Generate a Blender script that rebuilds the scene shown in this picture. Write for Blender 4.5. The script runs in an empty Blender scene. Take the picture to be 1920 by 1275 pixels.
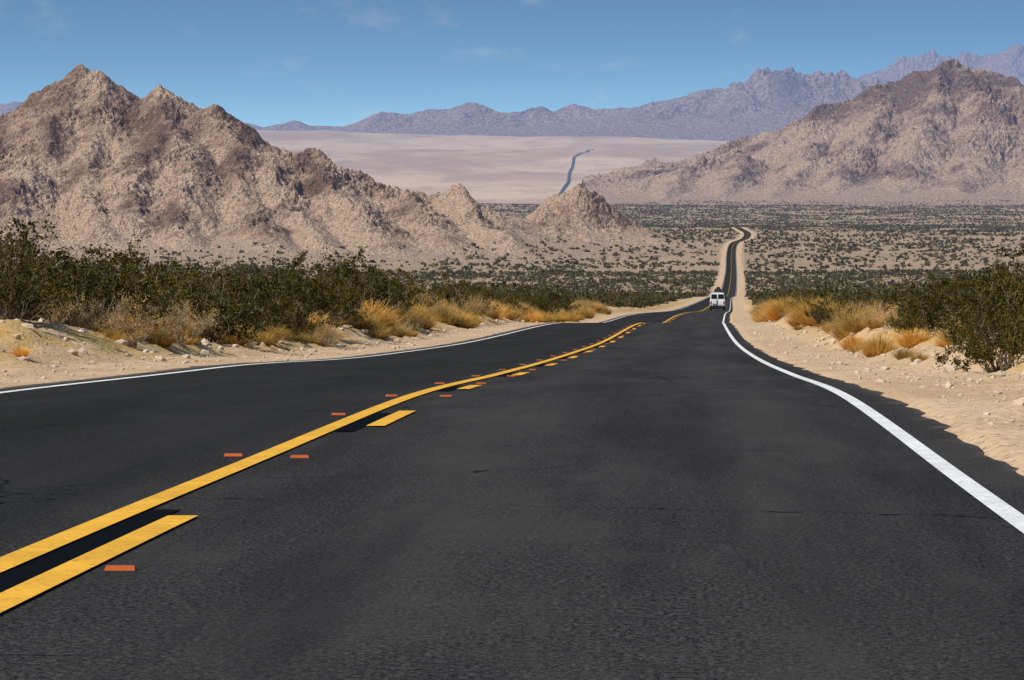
import bpy, math, numpy as np
from mathutils import Vector
rng=np.random.default_rng(7)
F=7500.0; TH=-math.atan(237.5/F)
def unproj(px,py,d):
    u=(px-960)/F; v=(637.5-py)/F
    y=math.cos(TH)-v*math.sin(TH); z=v*math.cos(TH)+math.sin(TH)
    return np.array([u*d/y,d,z*d/y])
# ---------------- noise
def _h(ix,iy,s):
    h=(ix.astype(np.int64)*374761393+iy.astype(np.int64)*668265263+s*144665)&0xffffffff
    h=((h^(h>>13))*1274126177)&0xffffffff
    h=h^(h>>16)
    return (h&0xffff)/65536.0
def gn(x,y,s=0):
    x=np.asarray(x,float);y=np.asarray(y,float)
    ix=np.floor(x);iy=np.floor(y);fx=x-ix;fy=y-iy
    ux=fx*fx*fx*(fx*(fx*6-15)+10);uy=fy*fy*fy*(fy*(fy*6-15)+10)
    def g(a,b):
        t=_h(ix+a,iy+b,s)*6.28318
        return np.cos(t)*(fx-a)+np.sin(t)*(fy-b)
    return ((g(0,0)*(1-ux)+g(1,0)*ux)*(1-uy)+(g(0,1)*(1-ux)+g(1,1)*ux)*uy)*1.5
def fbm(x,y,o=4,s=0):
    r=0;a=1
    for i in range(o):
        r=r+a*gn(x,y,s+i*17);x=x*2.03;y=y*2.03;a*=.5
    return r
def ridged(x,y,o=4,s=0):
    r=0;a=1;t=0
    for i in range(o):
        r=r+a*(1-2*np.abs(gn(x,y,s+i*17)));t+=a;x=x*2.1;y=y*2.1;a*=.5
    return r/t
def sst(x,a,b):
    t=np.clip((x-a)/(b-a),0,1);return t*t*(3-2*t)
def pchip(xs,ys):
    xs=np.array(xs,float);ys=np.array(ys,float);h=np.diff(xs);dl=np.diff(ys)/h
    m=np.zeros(len(xs));m[0]=dl[0];m[-1]=dl[-1]
    for i in range(1,len(xs)-1):
        if dl[i-1]*dl[i]>0:
            w1=2*h[i]+h[i-1];w2=h[i]+2*h[i-1]
            m[i]=(w1+w2)/(w1/dl[i-1]+w2/dl[i])
    def f(x):
        x=np.asarray(x,float);i=np.clip(np.searchsorted(xs,x)-1,0,len(xs)-2)
        t=(x-xs[i])/h[i];t2=t*t;t3=t2*t
        r=(2*t3-3*t2+1)*ys[i]+(t3-2*t2+t)*h[i]*m[i]+(-2*t3+3*t2)*ys[i+1]+(t3-t2)*h[i]*m[i+1]
        r=np.where(x<xs[0],ys[0]+(x-xs[0])*m[0],r)
        return np.where(x>xs[-1],ys[-1]+(x-xs[-1])*m[-1],r)
    return f
# ---------------- longitudinal profile (distance -> height) and road alignment
PD=[(50,703),(64,683),(82,664),(108,644),(178,606),(238,607),(305,592),(535,582),(750,572),(1250,558),(2000,545),(2700,510),(3350,470),(4100,447),(4750,430),(5000,426),(5300,429),(6000,424),(8000,400),(10000,385),(12000,393),(15000,393),(18000,380),(24000,320),(32000,270),(39000,243),(60000,275)]
px_=[-60,-20,0,20,33];pz_=[-.975-.01707*d for d in px_]
for d,p in PD: px_.append(d);pz_.append(unproj(960,p,d)[2])
Pf=pchip(px_,pz_)
CX=[(-60,-4.9),(0,-2.25),(10,-1.805),(15.75,-1.573),(26,-1.12),(37.5,-.62),(61.5,.38),(77.5,1.07),(105,2.32),(178,5.8),(305,12.6),(535,25.5),(1250,65),(2000,108.5),(2700,148),(3350,184),(3800,212),(4100,239),(4500,264),(4750,272),(5000,280),(5600,285),(12000,500),(60000,2500)]
Cf=pchip([a for a,b in CX],[b for a,b in CX])
ys=[-40.]
while ys[-1]<6: ys.append(ys[-1]+.8)
while ys[-1]<60000: ys.append(ys[-1]+max(.12,ys[-1]*.0125))
ys=np.array(ys);PR=Pf(ys);CR=Cf(ys)
def P(y): return np.interp(y,ys,PR)
def C(y): return np.interp(y,ys,CR)
def tilt(y,o): return .02*np.exp(-((y-55)/13.)**2)*np.clip(-o,0,7)
def ground(x,y):
    o=x-C(y);a=np.abs(o)
    z=P(y)+tilt(y,o)
    near=1-sst(y,300,1500)
    z=z-.09*(1-sst(a,3.95,4.2))-.012
    bw=.45*fbm(x*.3,y*.12,3,61)
    bank=np.where(o<0,sst(a+bw,5.8,7.6)*.45,sst(a+bw,5.6,6.9)*.45)*(.8+.6*fbm(x*.2,y*.08,3,5))
    out=sst(a,4.25,6)
    rough=(.08*fbm(x*.9,y*.4,4,9)+.09*ridged(x*2.1,y*.9,4,12)*sst(a,5.2,6.6))
    z=z+near*(bank+rough*out)
    z=z+sst(a,9,40)*.35*fbm(x*.04,y*.02,3,31)
    z=z+sst(a,25,350)*sst(y,900,3000)*4*fbm(x*.003,y*.0012,3,44)
    z=z+sst(y,13000,20000)*22*fbm(x*.0006,y*.0003,5,51)
    return z
L_H=60000.
def haze(y): return 1-np.exp(-np.clip(y,0,None)/L_H)  # share of airlight painted into the materials, growing with distance
# ---------------- mesh util
def mesh_np(name,V,Fq,mats=(),smooth=False,midx=None,attrs=None,parent=None,link=True):
    V=np.ascontiguousarray(V,np.float32);Fq=np.ascontiguousarray(Fq,np.int32)
    k=Fq.shape[1];m=bpy.data.meshes.new(name)
    m.vertices.add(len(V));m.vertices.foreach_set('co',V.ravel())
    m.loops.add(Fq.size);m.loops.foreach_set('vertex_index',Fq.ravel())
    m.polygons.add(len(Fq));m.polygons.foreach_set('loop_start',np.arange(len(Fq),dtype=np.int32)*k)
    m.polygons.foreach_set('loop_total',np.full(len(Fq),k,np.int32))
    for mt in mats: m.materials.append(mt)
    if midx is not None: m.polygons.foreach_set('material_index',np.asarray(midx,np.int32))
    m.polygons.foreach_set('use_smooth',np.full(len(Fq),smooth,bool))
    if attrs:
        for an,av in attrs.items():
            at=m.attributes.new(an,'FLOAT','POINT');at.data.foreach_set('value',np.ascontiguousarray(av,np.float32))
    m.update();m.validate()
    if not link: return m
    o=bpy.data.objects.new(name,m);bpy.context.collection.objects.link(o)
    if parent: o.parent=parent
    return o
def gridf(nr,nc):
    i=np.arange(nr-1)[:,None]*nc+np.arange(nc-1)[None,:]
    return np.stack([i,i+1,i+nc+1,i+nc],-1).reshape(-1,4)
def empty(name):
    e=bpy.data.objects.new(name,None);bpy.context.collection.objects.link(e);return e
# ---------------- materials
class NT:
    def __init__(s,name):
        s.m=bpy.data.materials.new(name);s.m.use_nodes=True;s.t=s.m.node_tree;s.t.nodes.clear()
        s.out=s.t.nodes.new('ShaderNodeOutputMaterial')
    def n(s,ty,**k):
        nd=s.t.nodes.new(ty)
        for a,b in k.items(): setattr(nd,a,b)
        return nd
    def set(s,sock,v):
        if isinstance(v,bpy.types.NodeSocket): s.t.links.new(v,sock)
        elif isinstance(v,(tuple,list)) and sock.type=='RGBA' and len(v)==3: sock.default_value=(*v,1)
        else: sock.default_value=v
    def math(s,op,a,b=0.,c=0.,clamp=False):
        nd=s.n('ShaderNodeMath',operation=op,use_clamp=clamp)
        s.set(nd.inputs[0],a);s.set(nd.inputs[1],b);s.set(nd.inputs[2],c);return nd.outputs[0]
    def mix(s,f,a,b,bt='MIX'):
        nd=s.n('ShaderNodeMix',data_type='RGBA',blend_type=bt)
        s.set(nd.inputs[0],f);s.set(nd.inputs[6],a);s.set(nd.inputs[7],b);return nd.outputs[2]
    def pos(s,sc=(1,1,1)):
        g=s.n('ShaderNodeNewGeometry');mp=s.n('ShaderNodeMapping');s.set(mp.inputs[0],g.outputs[0]);mp.inputs[3].default_value=sc;return mp.outputs[0]
    def noise(s,v,sc,det=4,ro=.5,lac=2.):
        nd=s.n('ShaderNodeTexNoise');s.set(nd.inputs['Vector'],v);nd.inputs['Scale'].default_value=sc;nd.inputs['Detail'].default_value=det;nd.inputs['Roughness'].default_value=ro;return nd.outputs[0]
    def vor(s,v,sc,feat='F1'):
        nd=s.n('ShaderNodeTexVoronoi',feature=feat);s.set(nd.inputs['Vector'],v);nd.inputs['Scale'].default_value=sc;return nd
    def mr(s,v,a,b,c=0.,d=1.):
        nd=s.n('ShaderNodeMapRange');nd.interpolation_type='SMOOTHSTEP'
        for i,x in enumerate((v,a,b,c,d)): s.set(nd.inputs[i],x)
        return nd.outputs[0]
    def attr(s,a):
        nd=s.n('ShaderNodeAttribute');nd.attribute_name=a;return nd.outputs['Fac']
    def bump(s,h,st,dist):
        nd=s.n('ShaderNodeBump');s.set(nd.inputs['Height'],h);nd.inputs['Strength'].default_value=st;nd.inputs['Distance'].default_value=dist;return nd.outputs[0]
    def bsdf(s,col,rough=.9,spec=.1,nrm=None,metal=0.,haze=False):
        p=s.n('ShaderNodeBsdfPrincipled');s.set(p.inputs['Base Color'],col);s.set(p.inputs['Roughness'],rough)
        p.inputs['Specular IOR Level'].default_value=spec;p.inputs['Metallic'].default_value=metal
        if nrm is not None: s.set(p.inputs['Normal'],nrm)
        o=p.outputs[0]
        if haze:
            e=s.n('ShaderNodeEmission');e.inputs[0].default_value=(*HAZE,1);e.inputs[1].default_value=1  # haze painted into the surface: it emits the airlight colour itself
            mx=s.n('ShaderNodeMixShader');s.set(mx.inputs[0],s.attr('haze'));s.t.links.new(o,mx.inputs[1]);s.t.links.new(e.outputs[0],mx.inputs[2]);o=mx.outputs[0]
        s.t.links.new(o,s.out.inputs[0]);return s.m
HAZE=(.23,.34,.60)  # airlight colour emitted by distant surfaces, no real volume
def simple(name,col,rough=.6,spec=.3,metal=0.):
    t=NT(name);n=t.noise(t.pos(),6.,4)
    c=t.mix(t.mr(n,.3,.7),tuple(x*.88 for x in col),tuple(min(1,x*1.1) for x in col))
    return t.bsdf(c,rough,spec,None,metal)
# ground
t=NT('desert_ground');p=t.pos()
verge=t.attr('verge');far=t.attr('farv')
n1=t.noise(p,.35,6,.6);n2=t.noise(p,5.,5,.7);n3=t.noise(t.pos((1,.4,1)),.012,5,.6);n4=t.noise(t.pos((1,.35,1)),.0009,8,.65)
plain=t.mix(t.mr(n1,.3,.7),(.29,.20,.125),(.41,.295,.19))
plain=t.mix(t.mr(n3,.35,.65,0,.5),plain,(.25,.18,.115))
sand=t.mix(t.mr(n1,.3,.7),(.50,.34,.20),(.63,.455,.295))
sand=t.mix(t.mr(n2,.42,.72,0,.6),sand,(.32,.22,.135))
v=t.vor(p,9.);peb=t.mr(v.outputs[0],.12,.30,1,0)
sand=t.mix(t.math('MULTIPLY',peb,t.mr(t.noise(p,1.3,3),.44,.58)),sand,(.24,.175,.12))
gp=t.math('MULTIPLY',t.attr('edge'),t.mr(t.noise(t.pos((1,.35,1)),.6,6,.7),.38,.56))
sand=t.mix(t.math('MULTIPLY',gp,.85),sand,(.50,.315,.095))
c=t.mix(verge,plain,sand)
fp=t.mix(t.mr(n4,.38,.62),(.42,.275,.175),(.60,.42,.275))
fp=t.mix(t.mr(t.noise(t.pos((1,.3,1)),.004,6,.7),.48,.70,0,.6),fp,(.27,.195,.14))
c=t.mix(far,c,fp)
hb=t.math('ADD',n2,t.math('MULTIPLY',peb,.5))
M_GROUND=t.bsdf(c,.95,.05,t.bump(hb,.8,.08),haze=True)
# asphalt
t=NT('asphalt');uv=t.n('ShaderNodeUVMap');uvm=uv.outputs[0]
ms=t.n('ShaderNodeMapping');t.set(ms.inputs[0],uvm);ms.inputs[3].default_value=(1.,.5,1)
f1=t.noise(ms.outputs[0],50.,4,.9);f2=t.noise(ms.outputs[0],11.,5,.8);v=t.vor(ms.outputs[0],34.)
c=t.mix(t.mr(f1,.40,.62),(.005,.0047,.0046),(.090,.083,.077))
c=t.mix(t.mr(f2,.38,.62,.0,.4),c,(.018,.0168,.0157))
c=t.mix(t.mr(v.outputs[0],.0,.15,.7,0),c,(.22,.205,.19))
sx=t.n('ShaderNodeSeparateXYZ');t.t.links.new(uvm,sx.inputs[0])
ax=t.math('ABSOLUTE',sx.outputs[0])
w1=t.math('ABSOLUTE',t.math('SUBTRACT',t.math('ABSOLUTE',t.math('SUBTRACT',ax,1.9)),.85))
trk=t.mr(w1,.1,.55,.55,0)
mp=t.n('ShaderNodeMapping');t.set(mp.inputs[0],uvm);mp.inputs[3].default_value=(1.,.06,1)
st=t.noise(mp.outputs[0],1.6,6,.7)
c=t.mix(t.math('MULTIPLY',trk,t.mr(st,.3,.7)),c,(.058,.054,.050))
mp2=t.n('ShaderNodeMapping');t.set(mp2.inputs[0],uvm);mp2.inputs[3].default_value=(1.,.22,1)
c=t.mix(t.mr(t.noise(mp2.outputs[0],.9,7,.7),.46,.64,0,.5),c,(.060,.056,.052))
c=t.mix(t.mr(t.noise(mp.outputs[0],1.0,6,.65),.44,.62,0,.45),c,(.012,.0112,.0107))
lft=t.mr(sx.outputs[0],-.6,.1,.5,0);c=t.mix(lft,c,(.011,.0104,.010))
dn=t.n('ShaderNodeTexNoise');t.set(dn.inputs['Vector'],uvm);dn.inputs['Scale'].default_value=1.5;dn.inputs['Detail'].default_value=5
vm=t.n('ShaderNodeVectorMath',operation='MULTIPLY_ADD');t.t.links.new(dn.outputs[1],vm.inputs[0]);vm.inputs[1].default_value=(.8,.8,0);t.t.links.new(uvm,vm.inputs[2])
cv=t.vor(vm.outputs[0],.16,'DISTANCE_TO_EDGE')
ck=t.math('MULTIPLY',t.mr(cv.outputs[0],.0008,.003,1,0),t.mr(t.noise(uvm,.35,2),.46,.53))
c=t.mix(t.math('MULTIPLY',ck,.85),c,(.003,.003,.003))
dust=t.mr(t.math('ADD',ax,t.math('MULTIPLY',t.noise(uvm,2.5,5,.7),.8)),4.25,4.7,0,.75)
c=t.mix(dust,c,(.25,.19,.14))
M_ASPH=t.bsdf(c,.9,.06,t.bump(f1,.7,.014))
def paint(name,col,worn,spec=.2):
    t=NT(name);p=t.pos();w=t.noise(p,28.,5,.75);w2=t.noise(p,2.,3)
    cc=t.mix(t.mr(w2,.3,.7),tuple(x*.82 for x in col),col)
    cc=t.mix(t.mr(w,.53,.67,0,worn),cc,(.06,.055,.05))
    return t.bsdf(cc,.7,spec,t.bump(w,.3,.004))
M_YEL=paint('yellow_road_paint',(.82,.43,.03),.65)
M_WHT=paint('white_road_paint',(.80,.79,.76),.65)
M_BLK=paint('black_road_paint',(.003,.003,.003),.05,.02)
def rock(name,light,mid,dark,sc):
    t=NT(name);p=t.pos();rk=t.attr('rock')
    a=t.noise(p,.05*sc,6,.65);b=t.noise(p,.30*sc,6,.8);v=t.vor(p,.5*sc);v2=t.vor(p,.16*sc)
    k=t.math('ADD',rk,t.math('MULTIPLY',t.math('SUBTRACT',a,.5),1.8))
    c=t.mix(t.mr(k,.1,.5),light,mid)
    c=t.mix(t.mr(k,.45,.9,0,.85),c,dark)
    c=t.mix(t.mr(b,.52,.64,0,.8),c,dark)
    c=t.mix(t.mr(b,.34,.46,.75,0),c,tuple(min(1,x*1.15) for x in light))
    c=t.mix(t.mr(v.outputs[0],.2,.65,.0,.4),c,tuple(x*.6 for x in dark))
    h=t.math('ADD',t.math('MULTIPLY',b,1.1),t.math('MULTIPLY',t.math('ADD',v.outputs[0],v2.outputs[0]),-.8))
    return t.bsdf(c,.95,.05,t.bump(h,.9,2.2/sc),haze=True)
M_ROCK=rock('desert_rock',(.59,.42,.295),(.39,.265,.19),(.14,.082,.062),1.)
M_ROCK2=rock('desert_rock_ridge',(.54,.38,.27),(.36,.24,.175),(.135,.083,.068),.4)
M_ROCK3=rock('range_rock',(.46,.33,.28),(.31,.22,.20),(.12,.085,.09),.05)
def leafm(name,cols,hz=False,trans=.25):
    t=NT(name);g=t.n('ShaderNodeNewGeometry');oi=t.n('ShaderNodeObjectInfo')
    cr=t.n('ShaderNodeValToRGB');els=cr.color_ramp.elements
    els[0].color=(*cols[0],1);els[1].color=(*cols[-1],1)
    for i,cc in enumerate(cols[1:-1]): e=els.new((i+1)/(len(cols)-1));e.color=(*cc,1)
    t.t.links.new(g.outputs['Random Per Island'],cr.inputs[0])
    nn=t.noise(t.pos(),.25,3);c=t.mix(1.,cr.outputs[0],t.mix(t.mr(nn,.3,.7),(.6,.62,.6),(1.3,1.2,1.05)),'MULTIPLY')
    c=t.mix(1.,c,t.mix(oi.outputs['Random'],(.7,.75,.8),(1.35,1.2,1.)),'MULTIPLY') if not hz else c
    d=t.n('ShaderNodeBsdfDiffuse');t.set(d.inputs[0],c);tr=t.n('ShaderNodeBsdfTranslucent');t.set(tr.inputs[0],c)
    mx=t.n('ShaderNodeMixShader');mx.inputs[0].default_value=trans;t.t.links.new(d.outputs[0],mx.inputs[1]);t.t.links.new(tr.outputs[0],mx.inputs[2])
    o=mx.outputs[0]
    if hz:
        e=t.n('ShaderNodeEmission');e.inputs[0].default_value=(*HAZE,1)  # scrub leaves glow with painted airlight in place of atmosphere
        m2=t.n('ShaderNodeMixShader');t.set(m2.inputs[0],t.attr('haze'));t.t.links.new(o,m2.inputs[1]);t.t.links.new(e.outputs[0],m2.inputs[2]);o=m2.outputs[0]
    t.t.links.new(o,t.out.inputs[0]);return t.m
M_LEAF=leafm('creosote_leaves',[(.032,.034,.009),(.068,.066,.017),(.14,.125,.033)])
M_LEAFM=leafm('shrub_leaves',[(.035,.036,.013),(.085,.08,.028),(.15,.13,.055)],True)
M_LEAFF=leafm('plain_scrub',[(.06,.055,.026),(.10,.09,.04),(.15,.125,.065)],True)
M_GRASS=leafm('dry_grass_blades',[(.42,.26,.065),(.62,.42,.13),(.70,.52,.21)],False,.35)
M_TWIG=simple('twig_bark',(.17,.13,.09),.9,.05)
M_TWIGD=simple('dead_twig',(.34,.26,.18),.9,.05)
M_STONE=simple('pale_stone',(.52,.41,.30),.9,.1)
# ---------------- ground sheet
inner=np.concatenate([np.arange(0,3.8,.6),np.arange(3.8,12.01,.12)])
tt=np.linspace(0,1,150)[1:]
W=60+.24*np.clip(ys,0,None)
R=len(ys)
offp=np.concatenate([np.repeat(inner[None,:],R,0),inner[-1]+(W[:,None]-inner[-1])*(tt[None,:]**1.7)],1)
off=np.concatenate([-offp[:,:0:-1],offp],1)
Y=np.repeat(ys[:,None],off.shape[1],1);X=CR[:,None]+off
Z=ground(X,Y)
nb=sst(np.abs(off)+1.6*fbm(X*.35,Y*.12,3,3),6.8,10.5)
vg=np.where(Y<5450,(1-nb),0)
farv=sst(Y,11000,14000)
edge=np.where(Y<900,sst(np.abs(off),5.3,6.9)*(1-sst(np.abs(off),10,14)),0)
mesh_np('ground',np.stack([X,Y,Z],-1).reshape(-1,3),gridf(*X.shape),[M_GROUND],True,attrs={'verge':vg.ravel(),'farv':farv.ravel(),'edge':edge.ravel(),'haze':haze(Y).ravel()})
# ---------------- ribbons on the road
def ribbon(name,y0,y1,o0,o1,lift,mat,parent=None,jag=0,seed=0):
    yy=ys[(ys>y0)&(ys<y1)];yy=np.concatenate([[y0],yy,[y1]])
    a=np.full(len(yy),float(o0));b=np.full(len(yy),float(o1))
    if jag:
        a=a-jag*np.abs(fbm(yy*.35,yy*0+3,4,seed));b=b+jag*np.abs(fbm(yy*.35,yy*0+9,4,seed+1))
    cols=[a,b] if o1-o0<1 else [a,a*.75,a*.5,a*.25,a*0,b*.25,b*.5,b*.75,b]
    O=np.stack(cols,1);YY=np.repeat(yy[:,None],O.shape[1],1)
    V=np.stack([C(YY)+O,YY,P(YY)+tilt(YY,O)+lift],-1).reshape(-1,3)
    ob=mesh_np(name,V,gridf(*O.shape),[mat],True,parent=parent)
    uvl=ob.data.uv_layers.new(name='UVMap');li=np.empty(len(ob.data.loops),np.int32);ob.data.loops.foreach_get('vertex_index',li)
    uvs=np.stack([O,YY],-1).reshape(-1,2)[li];uvl.data.foreach_set('uv',uvs.astype(np.float32).ravel());return ob
ribbon('road',-38,5450,-4.12,3.93,0,M_ASPH,jag=.16,seed=71)
rm=empty('road_markings')
ribbon('right_edge_line',-38,5400,3.56,3.665,.005,M_WHT,rm)
ribbon('left_edge_line',-38,5400,-3.83,-3.73,.005,M_WHT,rm)
ribbon('centre_solid_line',-38,5400,-.15,-.025,.009,M_YEL,rm)
dash=[(-8,-5),(8.9,16.5),(26.6,29.7),(37.1,39.5)]
s=49.
while s<900: dash.append((s,s+3.2));s+=12.2
ribbon('dark_strip_near',8.0,17.,-.015,.11,.005,M_BLK,rm)
for i,(a,b) in enumerate(dash):
    ribbon('dash_%d'%i,a,b,.12,.245,.009,M_YEL,rm)
    if i>1: ribbon('dark_strip_%d'%i,a-.9,b-.4,-.015,.11,.005,M_BLK,rm)
# ---------------- raised reflectors
M_OR=simple('orange_reflector',(.42,.085,.012),.5,.3)
mk=empty('raised_road_markers')
pts=[(13.5,.34),(22.3,-.27),(22.1,.12),(29,-.27),(34.2,-.27),(34.1,.2)]
s=41.
while s<170: pts+=[(s,-.27),(s+.1,.15)];s+=7.3
bx=np.array([[-1,-1,0],[1,-1,0],[1,1,0],[-1,1,0],[-.92,-.6,1],[.92,-.6,1],[.92,.6,1],[-.92,.6,1]],float)
bf=np.array([[0,1,5,4],[1,2,6,5],[2,3,7,6],[3,0,4,7],[4,5,6,7]])
V=[];Q=[]
for i,(d,o) in enumerate(pts):
    c=np.array([C(d)+o,d,P(d)+.001]);V.append(bx*np.array([.052,.04,.013])+c);Q.append(bf+8*i)
mesh_np('markers',np.concatenate(V),np.concatenate(Q),[M_OR],parent=mk)
# ---------------- mountains
def resample(pl,step):
    pl=np.array(pl,float);out=[]
    for a,b in zip(pl[:-1],pl[1:]):
        n=max(1,int(np.linalg.norm(b-a)/step))
        for i in range(n): out.append(a+(b-a)*i/n)
    out.append(pl[-1]);return np.array(out)
def ridgefield(X,Y,lines,base,k,warp,ws,seed,soft):
    Xw=X+warp*fbm(X/ws,Y/ws,4,seed);Yw=Y+warp*1.5*fbm(X/ws+50,Y/ws,4,seed+3)
    H=np.full(X.shape,-1e9)
    for pl,kk in lines:
        pl=np.array(pl,float);h1=np.full(X.shape,-1e9)
        for a,b in zip(pl[:-1],pl[1:]):
            d=b[:2]-a[:2];L=d@d+1e-9
            t=np.clip(((Xw-a[0])*d[0]+(Yw-a[1])*d[1])/L,0,1)
            zz=a[2]+(b[2]-a[2])*t
            r=np.hypot(Xw-a[0]-d[0]*t,(Yw-a[1]-d[1]*t))
            r=np.sqrt(r*r+soft*soft)-soft
            D=np.maximum(zz-base,1.)
            h=base+D*(1.06*np.exp(-kk*r/D)-.06)
            h1=np.maximum(h1,h)
        kx=soft*.5
        hh=np.clip(.5+.5*(H-h1)/kx,0,1)
        H=np.where(H<-1e8,h1,h1*(1-hh)+H*hh+kx*hh*(1-hh))
    return H
def mtn(name,x0,x1,y0,y1,dx,dy,lines,k,mat,warp,ws,amp,gx,gy,seed,hbase=-6,fine=None,soft=10.):
    xs=np.arange(x0,x1,dx);yy=np.arange(y0,y1,dy);X,Y=np.meshgrid(xs,yy)
    g=ground(X,Y);base=g+hbase
    H=ridgefield(X,Y,lines,base,k,warp,ws,seed,soft)
    rel=np.clip((H-g),0,None);m=sst(rel,0,amp*5)
    H1=H+m*amp*(ridged(X/gx+.3*gn(X/gx,Y/gy,4),Y/gy,4,seed+9)-.35)+m*amp*.7*fbm(X/gx*.7,Y/gy*.9,4,seed+77)
    if fine:
        crag=.5+1.2*sst(fbm(X/(fine[1]*7),Y/(fine[1]*9),3,seed+55),-.1,.5)
        H1=H1+m*crag*fine[0]*(ridged(X/fine[1],Y/fine[1],3,seed+20)-.2)+m*crag*fine[0]*.6*fbm(X/fine[1]*2.7,Y/fine[1]*2.7,2,seed+31)
    gyy,gxx=np.gradient(H1,dy,dx);sl=np.hypot(gxx,gyy)
    rk=np.clip(.06+.8*fbm(X/(gx*1.3),Y/(gy*1.3),4,seed+40)+.4*sst(rel,amp*3,amp*18)+.4*(sl-.5),0,1.2)*sst(rel,2,amp*3)
    ob=mesh_np(name,np.stack([X,Y,H1],-1).reshape(-1,3),gridf(*X.shape),[mat],False,attrs={'rock':rk.ravel(),'haze':haze(Y).ravel()})
    return xs,yy,H1
def Uq(l): return [unproj(*q) for q in l]
main=[(-400,330,3300),(-200,300,3340),(0,252,3370),(60,232,3380),(80,210,3400),(97,182,3400),(118,160,3400),(130,142,3400),(150,130,3400),(168,148,3400),(186,139,3400),(206,156,3395),(232,190,3390),(258,210,3380),(272,194,3375),(284,178,3370),(300,168,3370),(320,184,3360),(340,210,3350),(366,236,3345),(378,212,3340),(396,203,3335),(414,206,3335),(426,230,3330),(450,256,3320),(500,284,3300),(530,304,3290),(565,306,3285),(580,290,3282),(602,292,3280),(625,312,3275),(650,330,3265),(700,366,3250),(730,366,3250),(762,356,3245),(800,370,3240),(825,372,3240),(850,362,3235),(880,378,3230),(910,400,3225),(945,424,3220)]
lines=[(Uq(main),.8)]
sp=[[(150,132,3400),(110,225,3330),(60,300,3240),(30,355,3120),(10,430,3000)],
[(186,141,3400),(185,240,3310),(165,300,3240),(160,360,3140),(190,430,3020)],
[(300,170,3370),(315,240,3290),(350,300,3200),(330,380,3080),(350,450,2980)],
[(400,206,3335),(450,275,3270),(440,325,3200),(480,390,3080),(520,450,2980)],
[(500,284,3300),(510,335,3210),(540,400,3090),(620,455,2990)],
[(595,294,3280),(620,350,3200),(680,400,3090),(720,450,3000)],
[(0,250,3370),(-60,330,3200),(-120,430,3000)],
[(762,360,3245),(790,395,3170),(830,440,3060)],
[(850,366,3235),(890,412,3160),(960,450,3060)],
[(315,240,3290),(250,325,3180),(250,400,3060)]]
for q in sp: lines.append((Uq(q),.64))
cone=[(1012,406,3440),(1036,394,3440),(1056,372,3440),(1074,350,3440),(1090,366,3440),(1110,388,3440),(1140,406,3440)]
lines.append((Uq(cone),1.0))
lm=mtn('rocky_mountain',-620,160,2700,3760,1.25,2.2,lines,.6,M_ROCK,5,60,7.5,40,70,100,-3,(2.6,9.),4.)
rl=[(1090,392,10300),(1135,383,10350),(1190,350,10450),(1230,335,10500),(1290,315,10550),(1330,301,10600),(1390,290,10650),(1425,296,10700),(1460,280,10800),(1480,262,10850),(1500,246,10900),(1525,220,10950),(1550,203,11000),(1575,203,11000),(1610,186,11050),(1640,171,11050),(1670,155,11100),(1700,141,11100),(1735,128,11100),(1762,120,11100),(1812,116,11100),(1850,126,11050),(1885,140,11000),(1920,157,11000),(2000,185,11000),(2200,250,11000),(2400,300,11000)]
lines=[(Uq(rl),.7)]
for q in [[(1550,206,11000),(1540,260,10700),(1500,320,10300),(1440,372,9900)],[(1640,171,11050),(1640,230,10700),(1600,300,10300),(1560,370,9900)],[(1762,122,11100),(1740,200,10750),(1720,270,10400),(1690,365,9900)],[(1812,118,11100),(1850,210,10700),(1830,290,10300),(1800,365,9850)],[(1920,157,11000),(1930,250,10600),(1930,360,9900)],[(1390,290,10650),(1380,330,10300),(1340,378,9950)],[(1290,315,10550),(1260,350,10250),(1230,380,10000)],[(2050,190,11000),(2050,300,10400),(2040,370,9900)]]:
    lines.append((Uq(q),.55))
rmm=mtn('rocky_mountain',200,2150,9500,11900,3.6,6.,lines,.6,M_ROCK2,22,200,24,130,220,200,-10,(7.5,28.),12.)
def autorange(rl,name,seed,xr,yr,dx,dy,amp,gx,gy,step,k=.5,spl=2600):
    main=Uq(rl);r=np.random.default_rng(seed);lines=[(main,k)]
    for p_ in resample(main,step):
        g=float(ground(p_[0],p_[1]));D=p_[2]-g
        if D<40: continue
        pl=[p_];q=p_.copy();dirx=r.uniform(-.5,.5);n=5
        L=min(spl,D*5.5)*r.uniform(.6,1.1)
        for i in range(1,n+1):
            q=q+np.array([L/n*(dirx+r.uniform(-.35,.35)),-L/n,0]);gg=float(ground(q[0],q[1]))
            q[2]=gg+D*(1-i/n)**1.15*r.uniform(.85,1.05);pl.append(q.copy())
        lines.append((pl,k))
    return mtn(name,xr[0],xr[1],yr[0],yr[1],dx,dy,lines,k,M_ROCK3,dx*7,dx*60,amp,gx,gy,seed,-25,(amp*.3,gx*.3),20.)
D0=37000
fr=[(430,250),(500,246),(530,232),(552,226),(580,234),(640,237),(680,224),(720,210),(760,212),(800,206),(850,206),(890,194),(915,204),(945,214),(990,212),(1020,206),(1042,201),(1062,214),(1090,204),(1112,198),(1150,206),(1200,203),(1238,194),(1290,197),(1330,178),(1370,163),(1400,144),(1420,133),(1436,140),(1455,136),(1480,148),(1510,156),(1560,150),(1600,154),(1660,160),(1750,170),(1920,180),(2100,200)]
autorange([(a,b,D0) for a,b in fr],'mountain_range',300,(-3300,6200),(31500,39500),24,50,130,420,900,620,spl=3600)
D1=52000
f2=[(1380,200),(1500,170),(1590,152),(1640,142),(1690,126),(1750,111),(1790,114),(1820,106),(1870,107),(1905,98),(1930,102),(2000,96),(2150,120)]
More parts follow.
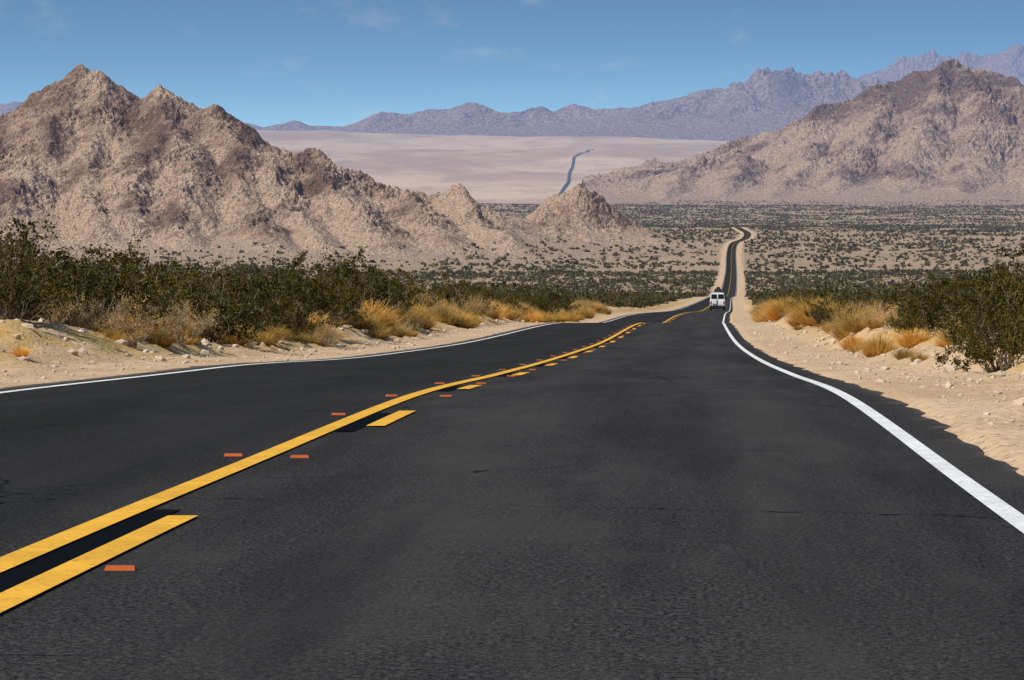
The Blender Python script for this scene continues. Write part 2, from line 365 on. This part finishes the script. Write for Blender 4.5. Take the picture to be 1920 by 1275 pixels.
autorange([(a,b,D1) for a,b in f2],'mountain_range',330,(2400,9000),(46500,53500),40,80,120,650,1400,1300)
f3=[(-300,210),(-150,195),(-40,196),(20,191),(60,193),(90,200),(130,220),(200,232),(330,236),(420,234),(455,227),(480,234),(520,242)]
autorange([(a,b,48000) for a,b in f3],'mountain_range',350,(-9000,-2400),(43000,49500),45,80,70,650,1400,1300)
# far road on plain
fpz=[(1034,375,17800),(1050,366,0),(1056,356,0),(1066,340,0),(1067,326,0),(1073,314,0),(1075,303,0),(1076,296,0),(1084,291,0),(1100,286,0),(1112,281,0)]
M_FARR=NT('far_asphalt');M_FARR=M_FARR.bsdf((.06,.06,.065),.9,.1,haze=True)
pp=[];last=17500.
for a,b,_ in fpz:
    ds=np.linspace(last+150,37500,2500);zz=ground((a-960)/F*ds,ds);rows=400-zz/ds*F
    j=np.argmax(rows<=b) if (rows<=b).any() else 0
    last=ds[j];pp.append(np.array([(a-960)/F*ds[j],ds[j],0]))
pp=resample(pp,220.);tg=np.gradient(pp,axis=0);tg/=np.linalg.norm(tg,axis=1)[:,None];nx=np.stack([tg[:,1],-tg[:,0]],1)
Vs=[]
for sgn in(-1,1):
    q=pp[:,:2]+nx*sgn*7.5
    Vs.append(np.stack([q[:,0],q[:,1],ground(pp[:,0],pp[:,1])+6],1))
V=np.stack(Vs,1).reshape(-1,3)
mesh_np('road',V,gridf(len(pp),2),[M_FARR],attrs={'haze':haze(V[:,1])})
# ---------------- vegetation
def tube(pts,r0,r1,V,Q):
    n=len(pts);b=sum(len(v) for v in V)
    pts=np.array(pts);ang=np.array([0,2.094,4.189])
    rr=np.linspace(r0,r1,n)
    ring=np.stack([np.cos(ang),np.sin(ang),np.zeros(3)],1)
    V.append((pts[:,None,:]+ring[None]*rr[:,None,None]).reshape(-1,3))
    q=[]
    for i in range(n-1):
        for j in range(3): q.append([b+i*3+j,b+i*3+(j+1)%3,b+(i+1)*3+(j+1)%3,b+(i+1)*3+j])
    Q.append(np.array(q))
def quads(c,w,h,r):
    n=len(c);a=r.normal(size=(n,3));a/=np.linalg.norm(a,axis=1)[:,None];b=r.normal(size=(n,3));b-=a*(a*b).sum(1)[:,None];b/=np.linalg.norm(b,axis=1)[:,None]
    a=a*w[:,None]/2;b=b*h[:,None]/2
    return np.stack([c-a-b,c+a-b,c+a+b,c-a+b],1).reshape(-1,3)
def bushmesh(name,seed,H,R,nst,nleaf,ls,leafmat,twigmat,bareP=.14):
    r=np.random.default_rng(seed);V=[];Q=[];tips=[]
    for i in range(nst):
        az=r.uniform(0,6.283);ln=r.uniform(.5,1.15);rad=R*r.uniform(.15,1.1);hh=H*ln*(1-.45*(rad/R)**2)
        pts=[np.array([r.normal()*.12,r.normal()*.12,-.1])]
        for k in range(1,6):
            t_=k/5;pts.append(np.array([math.cos(az)*rad*t_**.8,math.sin(az)*rad*t_**.8,hh*t_**.9])+r.normal(size=3)*.05)
        tube(pts,.022,.006,V,Q)
        bare=r.uniform()<bareP
        for k in range(2,6):
            for s_ in range(3):
                d=r.normal(size=3);d[2]=abs(d[2])*.8+.2;d/=np.linalg.norm(d);e=pts[k]+d*r.uniform(.15,.42)
                tube([pts[k],(pts[k]+e)/2+r.normal(size=3)*.02,e],.008,.003,V,Q)
                if not bare: tips.append((pts[k],e))
    nq=sum(len(q) for q in Q)
    tp=np.array([a for a,b in tips]);te=np.array([b for a,b in tips])
    wgt=r.exponential(size=len(tp));wgt/=wgt.sum()
    ix=r.choice(len(tp),nleaf,p=wgt);tt_=r.uniform(.1,1.15,nleaf)[:,None]
    c=tp[ix]*(1-tt_)+te[ix]*tt_+r.normal(size=(nleaf,3))*.05
    lv=quads(c,r.uniform(.5,1.2,nleaf)*ls,r.uniform(.8,1.6,nleaf)*ls,r)
    b=sum(len(v) for v in V);V.append(lv);Q.append(np.arange(nleaf*4).reshape(-1,4)+b)
    Qa=np.concatenate(Q);mi=np.zeros(len(Qa),int);mi[nq:]=1
    return mesh_np(name,np.concatenate(V),Qa,[twigmat,leafmat],midx=mi,link=False)
tmpl=[bushmesh('creosote_%d'%i,500+i,rng.uniform(1.5,2.1),rng.uniform(1.2,1.7),26,4300,.042,M_LEAF,M_TWIG,.2) for i in range(8)]
dead=[bushmesh('dry_bush_%d'%i,560+i,1.1,1.1,26,1100,.026,M_GRASS,M_TWIGD) for i in range(3)]
def grassmesh(name,seed,n,H,R):
    r=np.random.default_rng(seed);az=r.uniform(0,6.283,n);rad=R*np.sqrt(r.uniform(0,1,n));b=np.stack([np.cos(az)*rad*.45,np.sin(az)*rad*.45,np.full(n,-.05)],1)
    hh=H*r.uniform(.4,1,n)*(1-.4*(rad/R)**2);lean=rad*.7
    m_=b+np.stack([np.cos(az)*lean*.4,np.sin(az)*lean*.4,hh*.6],1);t_=b+np.stack([np.cos(az)*lean*1.1,np.sin(az)*lean*1.1,hh],1)+r.normal(size=(n,3))*.05
    w=.006;sd=np.stack([-np.sin(az+r.normal(size=n)),np.cos(az),np.zeros(n)],1)*w
    V=np.stack([b-sd,b+sd,m_+sd,m_-sd,t_+sd*.3,t_-sd*.3],1).reshape(-1,3)
    i=np.arange(n)[:,None]*6;Q=np.concatenate([i+np.array([[0,1,2,3]]),i+np.array([[3,2,4,5]])])
    return mesh_np(name,V,Q,[M_GRASS],link=False)
gt=[grassmesh('dry_grass_%d'%i,600+i,750,.55,.5) for i in range(4)]
def place(parent,me,x,y,s,zs=1.,dz=0):
    o=bpy.data.objects.new(me.name.split('.')[0]+'_plant',me);bpy.context.collection.objects.link(o);o.parent=parent
    o.location=(x,y,float(ground(x,y))+dz);o.rotation_euler=(rng.normal()*.06,rng.normal()*.06,rng.uniform(0,6.28));o.scale=(s,s,s*zs)
bE=empty('creosote_bushes');gE=empty('dry_grass_clumps');dE=empty('dry_bushes')
nb_=0
y=44.
while y<280:
    c=float(C(y));stp=2.3+y*.004
    for side in(-1,1):
        o=7.9 if side<0 else 7.3
        lim=(c+.14*y+6) if side<0 else (.14*y+6-c)
        while o<lim:
            jx=rng.uniform(-.8,.8);jy=rng.uniform(-1.2,1.2)
            x=c+side*(o+jx);yy_=y+jy
            cl=float(fbm(x*.12,yy_*.05,2,8))
            dens=(.78 if side<0 else .50)+.7*cl
            if rng.uniform()<dens:
                s_=rng.uniform(.5,1.12)*(.95 if side<0 else .70)*(1. if o>10 else .82)
                if side<0 and rng.uniform()<.06: s_*=1.25
                if rng.uniform()<.12: place(dE,dead[rng.integers(3)],x,yy_,s_)
                else: place(bE,tmpl[rng.integers(8)],x,yy_,s_,rng.uniform(.75,1.05));nb_+=1
            o+=2.4+rng.uniform(0,.8)
    y+=stp
for (d,o,s_) in [(50,6.15,.50),(52.5,6.4,.55),(49.5,6.8,.6),(47.5,6.1,.42),(55,6.8,.62),(60,7.0,.6),(64,7.7,.7),(67,8.8,.75),(73,7.6,.62),(80,7.4,.55),(88,8.2,.75),(57,8.0,.7),
    (69,-7.4,.72),(74,-8.2,.9),(66,-8.6,.95),(80,-7.9,.9),(62,-8.3,.8),(120,-8.0,1.05),(126,-8.6,1.25),(116,-9.2,1.15),(131,-9.5,1.3),(92,-8.0,.8),(101,-7.8,.9)]:
    place(bE,tmpl[rng.integers(8)],float(C(d))+o,d,s_,rng.uniform(.85,1.05))
for i in range(900):
    side=-1 if rng.uniform()<.70 else 1
    yy_=50+280*rng.uniform()**1.1
    o=(rng.normal(7.4,.6) if side<0 else rng.normal(6.8,.6))
    if float(fbm(yy_*.06,side*3.,2,77))<-.22: continue
    x=float(C(yy_))+side*max(o,5.9)
    big=rng.uniform()<.35 and yy_>95
    if rng.uniform()<.15: place(dE,dead[rng.integers(3)],x,yy_,rng.uniform(.4,.75))
    else: place(gE,gt[rng.integers(4)],x,yy_,rng.uniform(1.1,1.9) if big else rng.uniform(.3,1.1),rng.uniform(.7,1.05))
def scatter(n,y0,y1,hw,dmin,pw=1.):
    a,b=y0**2,y1**2
    Y=np.sqrt(rng.uniform(a,b,n));X=rng.uniform(-hw,hw,n)*Y;c=C(Y)
    k=(np.abs(X-c)>dmin)|(Y>5400);return X[k],Y[k]
def mtnz(M,X,Y):
    xs,yy,H=M;i=np.clip(((Y-yy[0])/(yy[1]-yy[0])).astype(int),0,len(yy)-1);j=np.clip(((X-xs[0])/(xs[1]-xs[0])).astype(int),0,len(xs)-1)
    z=H[i,j].copy();ins=(X>xs[0])&(X<xs[-1])&(Y>yy[0])&(Y<yy[-1]);z[~ins]=-1e9;return z
def mass(name,X,Y,nq,bw,bh,lw,mat,thr):
    k=fbm(X*.02,Y*.006,3,15)+rng.uniform(-.6,.6,len(X))>thr;X=X[k];Y=Y[k]
    g=ground(X,Y);z=np.maximum(g,np.maximum(mtnz(lm,X,Y),mtnz(rmm,X,Y)));k=(z-g)<12;X=X[k];Y=Y[k];z=z[k]
    n=len(X);s_=rng.uniform(.5,1.3,n)
    d=rng.normal(size=(n,nq,3));d/=np.linalg.norm(d,axis=2)[:,:,None];d*=rng.uniform(.35,1,(n,nq,1))
    d[:,:,2]=np.abs(d[:,:,2])
    lump=1+.3*np.sin(d[:,:,0:1]*5+rng.uniform(0,6,(n,1,1)))
    c=d*lump*np.array([bw/2,bw/2,bh])*s_[:,None,None]+np.stack([X,Y,z-.05],1)[:,None,:]
    w=(rng.uniform(.6,1.3,(n,nq))*lw*s_[:,None]).ravel()
    V=quads(c.reshape(-1,3),w,w*rng.uniform(.7,1.4,len(w)),rng)
    return mesh_np(name,V,np.arange(len(V)).reshape(-1,4),[mat],attrs={'haze':haze(V[:,1])})
X,Y=scatter(3800,262,720,.155,8.3);mass('desert_scrub',X,Y,150,2.6,1.6,.17,M_LEAFM,-.45)
X,Y=scatter(30000,700,2700,.15,9.);mass('desert_scrub',X,Y,16,2.7,1.5,.58,M_LEAFM,-.3)
X,Y=scatter(105000,2600,10000,.14,11.);mass('desert_scrub',X,Y,5,3.6,1.5,1.7,M_LEAFF,-.1)
# ---------------- stones on verge
V=[];Q=[];nv=0
import bmesh
bm=bmesh.new();bmesh.ops.create_icosphere(bm,subdivisions=1,radius=1);ic=np.array([v.co[:] for v in bm.verts]);icf=np.array([[v.index for v in f.verts] for f in bm.faces]);bm.free()
for i in range(5200):
    side=-1 if rng.uniform()<.5 else 1
    yy_=14+190*rng.uniform()**1.5
    o=4.3+abs(rng.normal())*1.8 if side>0 else 4.5+abs(rng.normal())*2.3
    x=float(C(yy_))+side*o
    s_=.006+.013*rng.exponential() if o<5.6 else .010+.027*rng.exponential()
    s_=min(s_,.16)
    vv=ic*(1+.35*rng.normal(size=(12,1))*.6)*np.array([1,rng.uniform(.7,1.2),rng.uniform(.45,.8)])*s_
    V.append(vv+np.array([x,yy_,float(ground(x,yy_))+s_*.1]));Q.append(icf+12*i)
mesh_np('roadside_stones',np.concatenate(V),np.concatenate(Q),[M_STONE])
# ---------------- vehicles
def box(name,sz,loc,mat,par,bev=.03,taper=(1,1),shift=0):
    bm=bmesh.new();bmesh.ops.create_cube(bm,size=1)
    for v in bm.verts:
        top=v.co.z>0
        v.co.x*=sz[0]*(taper[0] if top else 1);v.co.y=v.co.y*sz[1]*(taper[1] if top else 1)+(shift if top else 0);v.co.z*=sz[2]
    if bev: bmesh.ops.bevel(bm,geom=bm.edges[:],offset=bev,segments=3,affect='EDGES',profile=.6)
    me=bpy.data.meshes.new(name);bm.to_mesh(me);bm.free();me.materials.append(mat)
    for f in me.polygons: f.use_smooth=False
    o=bpy.data.objects.new(name,me);bpy.context.collection.objects.link(o);o.parent=par;o.location=loc;return o
def wheel(name,loc,r,w,mat,hub,par):
    bm=bmesh.new();bmesh.ops.create_cone(bm,cap_ends=True,segments=28,radius1=r,radius2=r,depth=w)
    bmesh.ops.bevel(bm,geom=[e for e in bm.edges if e.calc_face_angle(0)>1],offset=.03,segments=2,affect='EDGES')
    me=bpy.data.meshes.new(name);bm.to_mesh(me);bm.free();me.materials.append(mat)
    o=bpy.data.objects.new(name,me);bpy.context.collection.objects.link(o);o.parent=par;o.location=loc;o.rotation_euler=(0,math.pi/2,0)
    bm=bmesh.new();bmesh.ops.create_cone(bm,cap_ends=True,segments=20,radius1=r*.55,radius2=r*.45,depth=w+.03)
    me=bpy.data.meshes.new('hub');bm.to_mesh(me);bm.free();me.materials.append(hub)
    h=bpy.data.objects.new(name+'_hub',me);bpy.context.collection.objects.link(h);h.parent=par;h.location=loc;h.rotation_euler=(0,math.pi/2,0)
WHITE=simple('white_body_paint',(.80,.80,.79),.3,.5);GLASS=simple('dark_glass',(.012,.014,.016),.12,.4);RUB=simple('tyre_rubber',(.02,.02,.02),.9,.1)
MET=simple('hub_metal',(.45,.45,.45),.35,.5,.8);RED=simple('tail_light_red',(.45,.02,.015),.25,.5);BLKP=simple('black_trim',(.018,.018,.018),.6,.3);DK=simple('dark_car_paint',(.03,.035,.045),.3,.5)
PLATE=simple('plate_white',(.7,.7,.68),.5,.3)
def van():
    e=empty('camper_van')
    box('lower_body',(2.0,5.0,.95),(0,0,.92),WHITE,e,.08)
    box('upper_body',(1.96,4.2,.98),(0,-.38,1.86),WHITE,e,.09,(.86,.95),-.04)
    box('hood',(1.8,.8,.35),(0,2.2,1.45),WHITE,e,.08,(.9,.5),-.15)
    box('rear_bumper',(2.02,.26,.40),(0,-2.58,.46),BLKP,e,.04)
    box('rear_underbody',(1.7,4.4,.3),(0,0,.36),BLKP,e,.02)
    for i,x in enumerate((-.45,.45)): box('rear_window_%d'%i,(.78,.10,.60),(x,-2.47,1.85),GLASS,e,.02,(.93,1),.06)
    box('door_seam',(.03,.03,1.0),(0,-2.5,1.0),BLKP,e,0)
    for i,x in enumerate((-.86,.86)): box('tail_light_%d'%i,(.18,.08,.46),(x,-2.51,1.0),RED,e,.02)
    box('licence_plate',(.34,.03,.17),(.35,-2.53,.86),PLATE,e,.01)
    for i,x in enumerate((-.95,.95)): box('side_window_%d'%i,(.06,2.6,.48),(x*.965,-.2,1.84),GLASS,e,.02)
    box('windscreen',(1.6,.06,.55),(0,1.73,1.85),GLASS,e,.02)
    box('roof_rack',(1.35,2.6,.06),(0,-.6,2.40),BLKP,e,.01)
    box('roof_cargo',(1.05,1.3,.46),(.05,-.9,2.68),BLKP,e,.08,(.8,.85))
    box('roof_bag',(.55,.6,.30),(.1,-1.2,3.0),BLKP,e,.1,(.7,.8))
    box('spare_wheel_cover',(.62,.16,.62),(-.4,-2.6,1.16),PLATE,e,.07)
    for i,(x,yv) in enumerate(((-.88,-1.6),(.88,-1.6),(-.88,1.6),(.88,1.6))): wheel('wheel_%d'%i,(x,yv,.35),.35,.24,RUB,MET,e)
    for i,x in enumerate((-1.12,1.12)): box('mirror_%d'%i,(.18,.1,.28),(x,1.5,1.6),BLKP,e,.03)
    return e
def putv(e,d,o,rev=False):
    sl=(float(P(d+4))-float(P(d-4)))/8;hd=(float(C(d+4))-float(C(d-4)))/8
    e.location=(float(C(d))+o,d,float(P(d))+.01);e.rotation_euler=(math.atan(sl)*(-1 if rev else 1),0,-math.atan(hd)+(math.pi if rev else 0))
putv(van(),535,2.0)
def car(mat):
    e=empty('car')
    box('body',(1.8,4.4,.62),(0,0,.62),mat,e,.1,(.95,.97));box('cabin',(1.6,2.4,.55),(0,-.2,1.18),GLASS,e,.08,(.8,.6))
    box('roof',(1.24,1.4,.05),(0,-.2,1.46),mat,e,.02);box('bumper',(1.78,.15,.2),(0,-2.2,.42),BLKP,e,.03)
    for i,x in enumerate((-.7,.7)): box('lamp_%d'%i,(.3,.05,.14),(x,-2.2,.75),RED,e,.01)
    for i,(x,yv) in enumerate(((-.8,-1.35),(.8,-1.35),(-.8,1.35),(.8,1.35))): wheel('wheel_%d'%i,(x,yv,.32),.32,.2,RUB,MET,e)
    return e
putv(car(DK),2750,-1.9,True);putv(car(DK),3480,1.9)
# ---------------- sky and sun
SD=Vector((-.76,-.54,0)).normalized();el=math.radians(48)
sd=Vector((SD.x*math.cos(el),SD.y*math.cos(el),math.sin(el)))
w=bpy.data.worlds.new('World');bpy.context.scene.world=w;w.use_nodes=True;nt=w.node_tree;nt.nodes.clear()
N=nt.nodes.new;Lk=nt.links.new
tc=N('ShaderNodeTexCoord');sx=N('ShaderNodeSeparateXYZ');Lk(tc.outputs['Generated'],sx.inputs[0])
m1=N('ShaderNodeMath');m1.operation='MAXIMUM';Lk(sx.outputs[2],m1.inputs[0]);m1.inputs[1].default_value=0
m2=N('ShaderNodeMath');m2.operation='MULTIPLY_ADD';Lk(m1.outputs[0],m2.inputs[0]);m2.inputs[1].default_value=8.;m2.inputs[2].default_value=-.04
cb=N('ShaderNodeCombineXYZ');Lk(sx.outputs[0],cb.inputs[0]);Lk(sx.outputs[1],cb.inputs[1]);Lk(m2.outputs[0],cb.inputs[2])
nm=N('ShaderNodeVectorMath');nm.operation='NORMALIZE';Lk(cb.outputs[0],nm.inputs[0])
sk=N('ShaderNodeTexSky');sk.sky_type='NISHITA';sk.sun_disc=False;sk.sun_elevation=el;sk.sun_rotation=math.atan2(sd.x,sd.y);sk.altitude=900;sk.air_density=1.;sk.dust_density=.8;sk.ozone_density=1.5
Lk(nm.outputs[0],sk.inputs[0])
tint=N('ShaderNodeMix');tint.data_type='RGBA';tint.blend_type='MULTIPLY';tint.inputs[0].default_value=1;Lk(sk.outputs[0],tint.inputs[6]);tint.inputs[7].default_value=(.96,1.18,1.2,1)
mp=N('ShaderNodeMapping');Lk(tc.outputs['Generated'],mp.inputs[0]);mp.inputs[3].default_value=(1,1,2.2)
no=N('ShaderNodeTexNoise');Lk(mp.outputs[0],no.inputs[0]);no.inputs['Scale'].default_value=32;no.inputs['Detail'].default_value=7;no.inputs['Roughness'].default_value=.6
mr=N('ShaderNodeMapRange');mr.interpolation_type='SMOOTHSTEP';Lk(no.outputs[0],mr.inputs[0]);mr.inputs[1].default_value=.54;mr.inputs[2].default_value=.82;mr.inputs[4].default_value=.38
mx=N('ShaderNodeMix');mx.data_type='RGBA';Lk(mr.outputs[0],mx.inputs[0]);Lk(tint.outputs[2],mx.inputs[6]);mx.inputs[7].default_value=(6,6,6.4,1)
bg=N('ShaderNodeBackground');Lk(mx.outputs[2],bg.inputs[0]);bg.inputs[1].default_value=.11
ow=N('ShaderNodeOutputWorld');Lk(bg.outputs[0],ow.inputs[0])
sl=bpy.data.lights.new('sun','SUN');sl.energy=4.8;sl.angle=math.radians(.5);sl.color=(1,.94,.84)
so=bpy.data.objects.new('sun',sl);bpy.context.collection.objects.link(so);so.rotation_euler=(-sd).to_track_quat('-Z','Y').to_euler()
cam=bpy.data.cameras.new('camera');co=bpy.data.objects.new('camera',cam);bpy.context.collection.objects.link(co)
cam.sensor_width=36;cam.lens=36*F/1920;cam.clip_start=.5;cam.clip_end=120000;co.location=(0,0,0);co.rotation_euler=(math.pi/2+TH,0,0)
sc=bpy.context.scene;sc.camera=co;sc.view_settings.view_transform='Standard';sc.view_settings.look='None';sc.view_settings.exposure=0
print('bushes',nb_)
